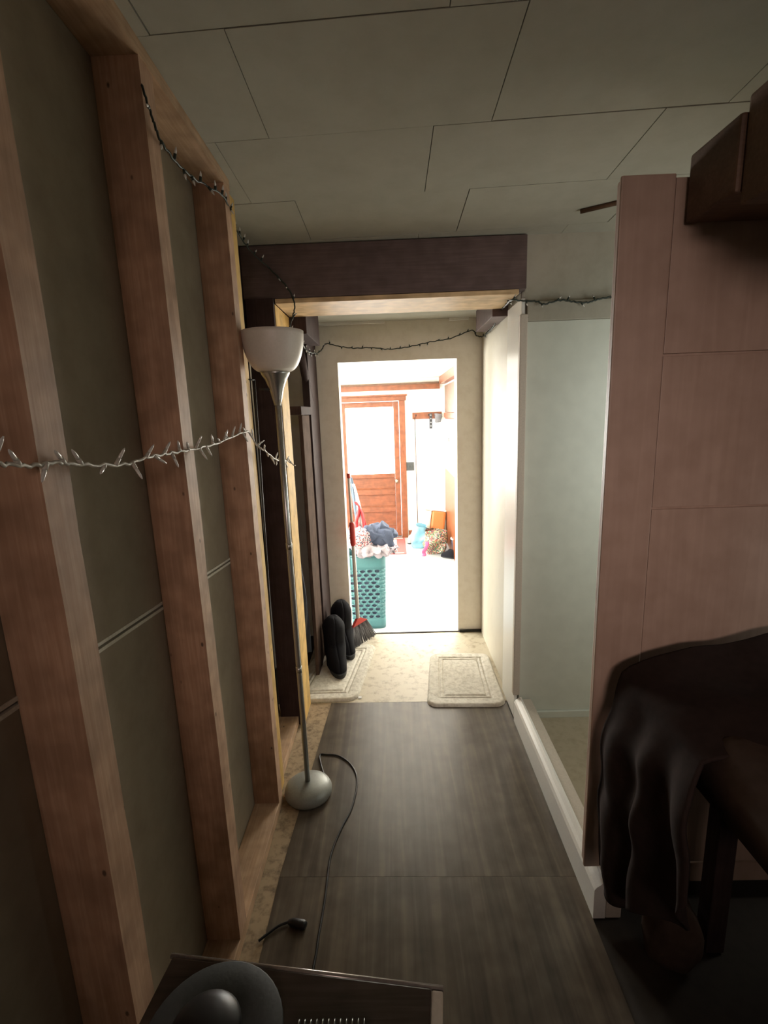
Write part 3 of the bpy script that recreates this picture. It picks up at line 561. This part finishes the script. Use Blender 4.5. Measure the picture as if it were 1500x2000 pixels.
def garment(name, c, sx, sy, sz, m, label, seed, amp=0.05, sc=8, cat='clothing'):
    c = Vector(c)
    def fn(u, v):
        t, f_ = 2*math.pi*u, math.pi*(v-0.5)
        p_ = Vector((math.cos(t)*math.cos(f_), math.sin(t)*math.cos(f_), math.sin(f_)))
        q = Vector((p_.x*sx, p_.y*sy, p_.z*sz)); n_ = crumple(p_, 1, sc/4, seed); fold = math.sin(p_.x*sc+4*n_.x)*0.4
        return c+q*(1+0.25*n_.y+0.12*fold)+crumple(q, amp, sc*2.2, seed)
    return tag(put(name, MB().grid(fn, 60, 34), m), label, cat)
garment('navy_garment', (-0.13, 4.08, 0.455), 0.135, 0.12, 0.105, NAVY, 'navy blue garment heaped on top of the teal hamper', 1)
garment('lilac_garment', (-0.17, 3.99, 0.365), 0.155, 0.08, 0.05, LILAC, 'pale lilac cloth spilling over the hamper front rim', 4, 0.05, 10)
garment('printed_shirt', (-0.30, 4.02, 0.45), 0.10, 0.11, 0.105, PRINT, 'printed white shirt beside the navy garment on the hamper', 8)
garment('white_shirt', (-0.045, 4.04, 0.36), 0.06, 0.10, 0.035, PRINT, 'patterned pale sock bundle at the hamper right rim', 11, 0.03, 10)
tag(put('laundry_liner', MB().grid(lambda u, v: Vector((hc.x+(hp(u, 0.02+0.58*v).x-hc.x)*0.93, hc.y+(hp(u, 0.02+0.58*v).y-hc.y)*0.93, hc.z+0.02+0.58*v))+crumple((u*4, v*6, 0), 0.008, 4), 60, 30).grid(lambda u, v: Vector((hc.x+(hp(u, 0.6).x-hc.x)*0.93*v, hc.y+(hp(u, 0.6).y-hc.y)*0.93*v, hc.z+0.60)), 52, 2), NAVY), 'dark laundry liner added inside the teal hamper to darken its holes', 'laundry')  # dark liner added so no light shows through the holes
# furled flag on a stick behind the hamper
fg = thing('furled_flag', (-0.2, 4.30, ZB), 'furled red white and grey blue flag leaning behind the laundry pile', 'flag')
a, b = ony((684, 930), 4.33), ony((716, 1040), 4.33)
put('flag_stick', MB().tube([a+Vector((-0.01, 0.02, 0.03)), Vector((-0.06, 4.42, ZB+0.01))], 0.007, 8), WHITEP, fg)
def strip(pxs, w, m, dy, nm):
    pts = [ony(q, 4.33+dy) for q in pxs]
    def fn(u, v):
        t = v*(len(pts)-1); i = min(int(t), len(pts)-2); p_ = pts[i].lerp(pts[i+1], t-i); return p_+Vector(((u-0.5)*w*(0.4+0.6*v), 0.015*math.sin(u*6+v*4), 0))
    put(nm, MB().grid(fn, 6, 16), m, fg, solid=0.006)
strip([(684, 932), (692, 970), (700, 1010), (706, 1045)], 0.075, CBLUE, 0.0, 'blue_fold')
strip([(690, 945), (699, 985), (707, 1045)], 0.05, CWHITE, -0.02, 'white_fold')
strip([(694, 980), (701, 990), (700, 1005), (697, 1020), (702, 1040)], 0.045, CRED, -0.04, 'red_fold')
strip([(697, 985), (706, 1000), (711, 1020), (714, 1040)], 0.035, CRED, -0.035, 'red_fold')
strip([(694, 955), (702, 990), (712, 1040)], 0.03, CWHITE, -0.01, 'white_fold')

# broom leaning at the left jamb
bo = thing('broom', (-0.25, 3.02, 0), 'broom with white handle, red grip and grey bristles at doorway left edge', 'broom')
hcap = ony((699, 1207), 3.03); g2 = ony((690, 1066), 3.10); g1 = ony((687, 1020), 3.115); tp_ = ony((681, 934), 3.15)
put('lower_handle', MB().tube([hcap, g2], 0.0125, 12), WHITEP, bo); put('grip', MB().tube([g2, g2.lerp(g1, 0.1), g2.lerp(g1, 0.9), g1], [0.014, 0.019, 0.019, 0.014], 12), REDP, bo)
put('upper_handle', MB().tube([g1, tp_], 0.0085, 10), WHITEP, bo); put('end_tip', MB().tube([tp_, tp_+(tp_-g1).normalized()*0.03], 0.0115, 10), REDP, bo)
c1, c2 = ony((688, 1226), 2.98), ony((716, 1209), 3.08)
d_ = (c2-c1); up_ = (hcap-(c1+c2)/2)
def capf(u, v): p_ = (c1+d_*u); apex = hcap+d_*0.05*(u-0.5); q = p_.lerp(apex, v); return q
for s_, nm in ((0.010, 'cap_side'), ):
    nrm = d_.cross(up_).normalized()
    mb = MB(); P = [c1, c2, hcap+d_.normalized()*0.014, hcap-d_.normalized()*0.014]
    mb.add([p_+nrm*0.011 for p_ in P]+[p_-nrm*0.011 for p_ in P], [(0, 1, 2, 3), (7, 6, 5, 4), (0, 4, 5, 1), (1, 5, 6, 2), (2, 6, 7, 3), (3, 7, 4, 0)])
    put('cap', mb, REDP, bo)
e1, e2 = onz((690, 1268), 0.019), onz((735, 1233), 0.004); e2 = Vector((e2.x, 3.13, 0.004))
rb = random.Random(3); bm_ = MB()
for k in range(170):
    u = rb.random(); w = rb.uniform(-0.014, 0.014); a = c1.lerp(c2, u)+nrm*w*0.6; b = e1.lerp(e2, min(1, max(0, u+rb.uniform(-0.05, 0.05))))+Vector((rb.uniform(-1, 1)*0.008, w, rb.uniform(0, 0.01)))
    bm_.tube([a, a.lerp(b, 0.5)+Vector((0, 0, 0.004)), b], [0.0022, 0.0024, 0.0018], 4)
o = put('bristles', bm_, BRIST, bo); o['kind'] = 'stuff'

# ------------------------------------------------------------------ mats
def mat_mesh(name, corners, th, label, seed):
    A, B, C_, D = [Vector((x, y, 0)) for x, y in corners]   # near-left, near-right, far-right, far-left
    w = ((B-A).length+(C_-D).length)/2; l = ((D-A).length+(C_-B).length)/2; r = 0.055
    def sdf(x, y):
        qx, qy = abs(x)-w/2+r, abs(y)-l/2+r; return -(min(max(qx, qy), 0)+math.hypot(max(qx, 0), max(qy, 0))-r)
    def fn(u, v):
        # squash the square grid into the rounded rectangle
        x, y = (u-0.5)*w, (v-0.5)*l
        d_ = sdf(x, y)
        if d_ < 0:
            qx, qy = abs(x)-w/2+r, abs(y)-l/2+r; h_ = math.hypot(qx, qy); k = r/h_
            x = math.copysign(w/2-r+qx*k, x); y = math.copysign(l/2-r+qy*k, y); d_ = 0
        z = th*min(1, (d_/0.010))**0.5 if d_ < 0.010 else th
        for g in (0.062, 0.085): z -= th*0.55*math.exp(-((d_-g)/0.0042)**2)
        z += 0.0012*noise.noise(Vector((x*90, y*90, seed)))+0.002*noise.noise(Vector((x*8, y*8, seed)))*(1 if d_ > .01 else 0)
        P = (A.lerp(B, x/w+0.5)).lerp(D.lerp(C_, x/w+0.5), y/l+0.5); return Vector((P.x, P.y, max(0.0008, z)+0.0005))
    return tag(put(name, MB().grid(fn, 110, 130), MATF), label, 'mat')
mat_mesh('door_mat', [(0.138, 2.283), (0.548, 2.270), (0.558, 2.82), (0.200, 2.838)], 0.016, 'grey beige floor mat on the right beside the white wall', 1)
mat_mesh('door_mat', [(-0.62, 2.352), (-0.228, 2.352), (-0.140, 2.978), (-0.50, 2.980)], 0.016, 'grey beige floor mat on the left under the boots', 2)
tag(put('paper_scrap', MB().box(-0.222, -0.205, 2.375, 2.395, 0.0005, 0.004), PAPERW), 'tiny white scrap beside the left mat corner', 'scrap')

# ------------------------------------------------------------------ boots
def boot(c, rz, h, label, lean=0.0):
    M = Matrix.Translation(c)@Matrix.Rotation(rz, 4, 'Z')
    o = thing('rubber_boot', c, label, 'boot', 'black boots on the left mat')
    def fn(u, v):
        t = 2*math.pi*u; x, y = math.cos(t), math.sin(t)
        z = 0.02+(h-0.02)*v; foot = max(0, 1-z/0.13); foot = foot**0.6
        rd_ = 1.0 if v < 0.72 else max(0.05, math.sqrt(max(0, 1-((v-0.72)/0.28)**2)))
        rx = (0.066+0.062*foot+0.014*v)*rd_; ry = (0.056+0.002*foot+0.010*v)*rd_; cx_ = 0.078*foot+lean*v*v
        p_ = Vector((cx_+x*rx, y*ry*(1-0.2*foot*max(0, x)), z)); return M@(p_+crumple(p_, 0.006, 14, 2))
    put('shaft', MB().grid(fn, 28, 24), RUBBER, o, solid=0.004)
    put('sole', MB().add([M@Vector((0.078+math.cos(2*math.pi*k/28)*0.132, math.sin(2*math.pi*k/28)*0.050, z)) for z in (0.0, 0.022) for k in range(28)], [(k, (k+1) % 28, (k+1) % 28+28, k+28) for k in range(28)]+[tuple(range(28)), tuple(range(28, 56))]), BLACK, o)
boot((-0.384, 2.75, 0.018), math.radians(-75), 0.300, 'nearer black rubber boot standing on the left mat', 0.0)
boot((-0.360, 2.965, 0.018), math.radians(-70), 0.315, 'rear black rubber boot next to the broom bristles', 0.01)
# dark coat hanging beside the post
def coat(u, v):
    t = (u-0.5); z = 1.44-1.24*v; return Vector((-0.56+0.06*math.cos(t*9+v)+0.03*v*math.sin(u*14), 2.375+0.16*u+0.015*math.sin(v*7), z))+crumple((u, v, 0), 0.03, 3)
tag(put('hanging_coat', MB().grid(coat, 30, 36), DARKC, solid=0.02), 'dark navy coat hanging in the gap behind the pine post', 'coat')

# ------------------------------------------------------------------ floor lamp
LX, LY = -0.380, 1.715
lp = thing('floor_lamp', (LX, LY, 0), 'silver floor lamp with pale bowl shade standing against the stud wall', 'lamp')
put('base', MB().lathe([(0.088, 0.0), (0.094, 0.010), (0.095, 0.022), (0.090, 0.034), (0.074, 0.046), (0.045, 0.053), (0.014, 0.057)], (LX, LY, 0.0005), 48), GREYM, lp)
ptop = Vector((-0.386, LY, 1.54)); pbot = Vector((LX, LY, 0.06))
pole_o = put('pole', MB().tube([pbot, pbot.lerp(ptop, 0.33), pbot.lerp(ptop, 0.66), ptop], 0.0105, 16), METAL, lp)
for k in (0.33, 0.66): put('pole_joint', MB().tube([pbot.lerp(ptop, k-0.008), pbot.lerp(ptop, k+0.008)], 0.0116, 16), METAL, pole_o)
cone_o = put('socket_cone', MB().lathe([(0.0115, 0.0), (0.016, 0.02), (0.024, 0.055), (0.036, 0.085), (0.047, 0.103), (0.050, 0.112)], ptop+Vector((0, 0, -0.004)), 40), METAL, lp)
sh = []
for k in range(17):
    t = k/16; q = t*math.pi/2; sh.append((0.046+0.058*math.sin(q), 0.108+0.130*(1-math.cos(q))))
sh = [(r-0.001, z) for r, z in sh]+[(sh[-1][0]-0.005, sh[-1][1])]+[(max(0.02, r-0.006), z+0.003) for r, z in reversed(sh[:-1])]
put('shade', MB().lathe(sh, ptop+Vector((0, 0, -0.002)), 48, cap=False), SHADE, lp)
put('switch_knob', MB().tube([ptop+Vector((-0.012, -0.008, 0.05)), ptop+Vector((-0.058, -0.012, 0.052))], 0.0035, 8), BLACK, cone_o)
cps = [(624, 1478), (640, 1474), (660, 1476), (680, 1488), (694, 1508), (697, 1532), (692, 1560), (684, 1585), (668, 1615), (655, 1645), (645, 1675), (640, 1710), (636, 1745), (630, 1785), (622, 1830), (614, 1880)]
def smooth(pts, n=6):
    out = []
    for i in range(len(pts)-1):
        p0, p1, p2, p3 = pts[max(i-1, 0)], pts[i], pts[i+1], pts[min(i+2, len(pts)-1)]
        for k in range(n):
            t = k/n; out.append(0.5*((2*p1)+(p2-p0)*t+(2*p0-5*p1+4*p2-p3)*t*t+(3*p1-p0-3*p2+p3)*t**3))
    return out+[pts[-1]]
cpts = [Vector((LX+0.075, LY+0.02, 0.012))]+[onz(q, 0.0042) for q in cps]; cpts.append(cpts[-1]+Vector((-0.02, -0.25, 0)))
put('power_cord', MB().tube(smooth(cpts), 0.0034, 8), BLACK, lp)
pl = thing('power_plug', onz((575, 1810), 0.0), 'black plug on short cord lying on the floor near stud wall', 'plug')
pp = [onz(q, 0.006) for q in ((505, 1838), (525, 1822), (545, 1808), (566, 1800))]
put('cord', MB().tube(smooth(pp), 0.0036, 8), BLACK, pl)
put('plug_body', MB().tube([onz((564, 1801), 0.010), onz((572, 1802), 0.012), onz((592, 1806), 0.012), onz((597, 1808), 0.012)], [0.007, 0.012, 0.013, 0.010], 10), BLACK, pl)
# thin black cable hanging down the end stud from a nail
hcb = thing('hanging_cable', (-0.49, 1.70, 1.6), 'thin black cable hanging down the end stud behind the lamp', 'cable')
q0, q1 = ony((497, 742), 1.79), ony((541, 1410), 1.79)
put('cable', MB().tube([q0, q0.lerp(q1, 0.5)+Vector((0.002, 0, 0)), q1], 0.0035, 6), BLACK, hcb)
put('nail', MB().tube([ony((483, 741), 1.76), ony((497, 742), 1.79)], 0.003, 6), BLACK, hcb)

# ------------------------------------------------------------------ string lights
def bulb_mesh(wire, L=0.030):
    m = MB(); m.lathe([(0.0030, 0), (0.0036, 0.003), (0.0034, 0.013)], n=8, mi=0); m.lathe([(0.0028, 0.0131), (0.0030, 0.018), (0.0024, L-0.006), (0.0008, L)], n=8, mi=1); return m
def string_lights(name, pts, wire, label, spacing, origin, L, r, seed, amp=0.6):
    root = thing(name, origin, label, 'string lights', 'string lights along the hallway'); sp = smooth([Vector(p) for p in pts], 8); rg = random.Random(seed)
    # twisted pair
    tw = []
    for i, p in enumerate(sp): tw.append(p+Vector((0, 0, 0.0016*math.sin(i*1.9)))+Vector((rg.uniform(-1, 1), rg.uniform(-1, 1), rg.uniform(-1, 1)))*0.0012)
    put('wire', MB().tube(tw, r, 6), wire, root)
    bmx = bulb_mesh(wire, L); bmx.v = [v+ORG[root.name] for v in bmx.v]; proto = put('bulb', bmx, [wire, BULB], root)
    acc = spacing*0.4; first = True
    for i in range(1, len(sp)):
        seg = (sp[i]-sp[i-1]); acc += seg.length
        if acc >= spacing:
            acc -= spacing*rg.uniform(0.8, 1.2); t = seg.normalized()
            up = Vector((rg.uniform(0.1, 0.5), rg.uniform(-0.6, 0.1), rg.choice((-1, 1, 1))*rg.uniform(0.6, 1)))
            dr_ = (up*1.0+t*rg.uniform(-amp, amp)).normalized()
            Mx = Matrix.Translation(sp[i]-ORG[root.name])@dr_.to_track_quat('Z', 'Y').to_matrix().to_4x4()
            if first: proto.matrix_local = Mx; first = False
            else: copy_part(proto, root, Mx)
    return root
X1 = XL+0.012
A = [onx(q, X1) for q in ((-60, 900), (0, 906), (60, 909), (108, 903), (150, 906), (235, 908), (290, 893), (330, 885), (375, 878), (430, 864), (483, 843))]
A += [ony((500, 868), 1.66), ony((516, 880), 1.70), ony((540, 898), 1.95), ony((560, 900), 2.15), ony((577, 910), 2.19)]
string_lights('string_lights_clear', A, WIREW, 'clear white wired string lights draped across the studs at mid height', 0.042, A[5], 0.034, 0.0028, 4, 1.5)
B = [onx(q, XL+0.010) for q in ((276, 165), (296, 225), (312, 270), (345, 318), (385, 352), (438, 386))]
B += [ony((455, 432), 1.80), ony((470, 463), 1.95), ony((492, 493), 2.08), ony((524, 522), 2.165)]
string_lights('string_lights_upper', B, WIREG, 'dark string lights along the top of the stud wall to the beam', 0.055, B[3], 0.026, 0.0026, 9)
Cc = [ony((524, 522), 2.168), ony((560, 560), 2.170), ony((575, 592), 2.172), ony((573, 615), 2.19), ony((567, 645), 2.19), ony((588, 668), 2.46), ony((600, 686), 2.72), ony((618, 690), 3.05), ony((628, 683), 3.13), ony((637, 671), 3.145), ony((660, 676), 3.148), ony((690, 680), 3.148), ony((725, 679), 3.148), ony((762, 682), 3.148), ony((800, 677), 3.148), ony((840, 668), 3.148), ony((880, 661), 3.148), ony((921, 645), 3.148), ony((930, 655), 3.145), ony((942, 657), 3.12)]
Cc += [onx(q, 0.552) for q in ((955, 648), (966, 634), (975, 612))]+[ony((990, 594), 2.30), ony((1000, 586), 2.165)]
Cc += [ony(q, 2.163) for q in ((1020, 587), (1050, 589), (1062, 594), (1095, 586), (1120, 589), (1148, 591), (1165, 585), (1192, 580), (1230, 578))]
string_lights('string_lights_doorway', Cc, WIREG, 'dark string lights swagged over the far doorway and right wall', 0.062, Cc[14], 0.024, 0.0034, 14)

# ------------------------------------------------------------------ near right: draped table, sack, shelf
TX, TY, TZ = 0.635, 1.17, 0.80
tb = thing('work_table', (1.0, 0.7, 0), 'dark wooden table under brown cloth at lower right', 'table')
put('table_top', MB().box(TX, 1.45, 0.25, TY, TZ-0.03, TZ, 0.004), PINKW, tb)
for x in (TX+0.19, 1.38):
    for y in (0.28, TY-0.07): put('leg', MB().box(x, x+0.05, y, y+0.05, 0.0, TZ-0.031, 0.003), DARKW_Z, tb)
def drape(u, v):
    # u along the table's left edge (0 = far corner), v from the top across the edge down to the floor
    y = TY+0.02-0.30*u-0.10*u*v
    top = 0.32
    if v < top:
        k = v/top; x = TX+0.62*(1-k)-0.045*k; z = TZ+0.012+0.13*(1-k)**0.7*(1-0.5*u)+0.03*math.sin(u*7+k*4)*(1-k)*k*4*0.25
    else:
        k = (v-top)/(1-top); L = 0.62*(1-0.55*u*u)
        x = TX-0.045-0.065*math.sin(min(1, k*1.6)*math.pi*0.6)*(1-0.5*u)+0.028*math.sin(u*17+1.0)*k+0.02*k; z = TZ+0.012-L*k
        y += 0.02*math.sin(u*11+k*2)*k
    p_ = Vector((x, y, z)); return p_+crumple(p_, 0.015, 9, 4)
tag(put('dark_blanket', MB().grid(drape, 60, 80), BROWNC, solid=0.008), 'dark brown blanket draped over the lower right table corner', 'blanket')
def over(u, v):
    x = TX-0.018+0.80*u; y = 0.24+0.66*v; z = TZ+0.012+0.05*math.sin(u*6+v*3)*u+0.13*u*v
    if u < 0.06: z -= 0.10*(0.06-u)/0.06; x = TX-0.018
    p_ = Vector((x, y, z)); return p_+crumple(p_, 0.02*u, 7, 6)
tag(put('folded_cloth', MB().grid(over, 50, 40), TANC, solid=0.01), 'brown cloth lying over the front of lower right table', 'cloth')
garment('canvas_sack', (0.72, 1.085, 0.105), 0.075, 0.07, 0.10, TANC, 'slumped brown canvas sack on the floor under the blanket', 21, 0.012, 5, 'sack')
sf = thing('wall_shelf', (1.0, 0.9, 1.9), 'dark brown wooden shelf with stepped boards at upper right corner', 'shelf')
put('shelf_board', MB().box(0.690, 1.6, 1.08, 1.246, 1.900, 2.040, 0.006), SHELFW, sf)
put('side_board', MB().box(0.700, 1.6, 0.93, 1.079, 1.875, 2.066, 0.006), SHELFW, sf)
put('middle_board', MB().box(0.735, 1.6, 0.76, 0.929, 1.850, 2.085, 0.006), SHELFW, sf)
put('front_board', MB().box(0.76, 1.6, 0.45, 0.759, 1.82, 2.10, 0.006), SHELFW, sf)
put('bracket', MB().box(1.35, 1.6, 0.95, 1.246, 1.6, 1.874, 0.006), SHELFW, sf)
put('upright', MB().box(1.5, 1.6, 0.46, 0.56, 0.0, 1.819, 0.006), SHELFW, sf)

# ------------------------------------------------------------------ near table at the bottom of the frame
ZT = 0.75
f1, f2 = onz((335, 1862), ZT), onz((866, 1926), ZT); ux = (f2-f1).normalized(); uy = Vector((ux.y, -ux.x, 0)); wT = (f2-f1).length
MT = Matrix(((ux.x, uy.x, 0, f1.x), (ux.y, uy.y, 0, f1.y), (0, 0, 1, ZT), (0, 0, 0, 1)))
nt3 = thing('side_table', (f1.x+0.2, f1.y-0.15, 0), 'glossy dark side table with bright polished edge at frame bottom', 'table')
put('top', MB().box(0.004, wT-0.016, 0.004, 0.34, -0.012, 0.0, 0.002, 0, MT), TABLE, nt3)
put('far_edge', MB().tube([MT@Vector((0, 0.001, -0.003)), MT@Vector((wT, 0.001, -0.003))], 0.0035, 10), EDGE, nt3)
put('side_edge', MB().box(wT-0.015, wT, 0.005, 0.34, -0.014, 0.0, 0.003, 0, MT), FRAMEP, nt3)
for x in (0.02, wT-0.05):
    for y in (0.02, 0.30): put('leg', MB().box(x, x+0.03, y, y+0.03, -ZT, -0.013, 0.002, 0, MT), DARKW_Z, nt3)
pc = onz((415, 2040), ZT)
tag(put('saucer', MB().lathe([(0.03, 0.001), (0.07, 0.004), (0.086, 0.010), (0.084, 0.012), (0.05, 0.006), (0.02, 0.005)], (pc.x, pc.y, ZT), 40), GREYD), 'grey round saucer on the glossy near table', 'saucer')
mc = (pc.x-0.005, pc.y-0.004, ZT+0.0075)
mg = thing('round_jar', mc, 'black round jar with domed lid on the grey saucer', 'jar')
put('body', MB().lathe([(0.036, 0), (0.042, 0.004), (0.042, 0.014), (0.038, 0.016)], mc, 36), BLACK, mg)
put('lid', MB().lathe([(0.043, 0.0165), (0.043, 0.022), (0.038, 0.029), (0.026, 0.035), (0.012, 0.038), (0.003, 0.0385)], mc, 36), BLACK, mg)
nb = thing('spiral_notebook', onz((650, 2010), ZT), 'spiral notebook with pale wire rings at the bottom frame edge', 'notebook')
na, nb2 = onz((585, 2000), ZT+0.004), onz((712, 1998), ZT+0.004)
dx = (nb2-na).normalized(); dyv = Vector((dx.y, -dx.x, 0))
MNB = Matrix(((dx.x, dyv.x, 0, na.x), (dx.y, dyv.y, 0, na.y), (0, 0, 1, ZT+0.001), (0, 0, 0, 1))); ln = (nb2-na).length
cv_o = put('cover', MB().box(-0.01, ln+0.01, 0.004, 0.11, 0, 0.006, 0.001, 0, MNB), NAVYP, nb)
for k in range(12):
    x = ln*k/11; put('wire_ring', MB().tube([MNB@Vector((x, 0.004+0.0065*math.cos(t), 0.0042+0.0060*math.sin(t))) for t in np.linspace(0.0, 2*math.pi, 13)], 0.0009, 5), METAL, cv_o)

# ------------------------------------------------------------------ made-up curtain panel backing the fill light behind the camera
w5 = st('near_fill_panel', MB().box(-0.07, 0.97, -2.199, -2.19, 1.76, 2.16), CURT, 'made-up curtain panel behind the camera for the near fill light', 'window')
for z in (1.71, 2.16): put('window_frame', MB().box(-0.12, 1.02, -2.199, -2.17, z, z+0.05), GLOSSW, w5)
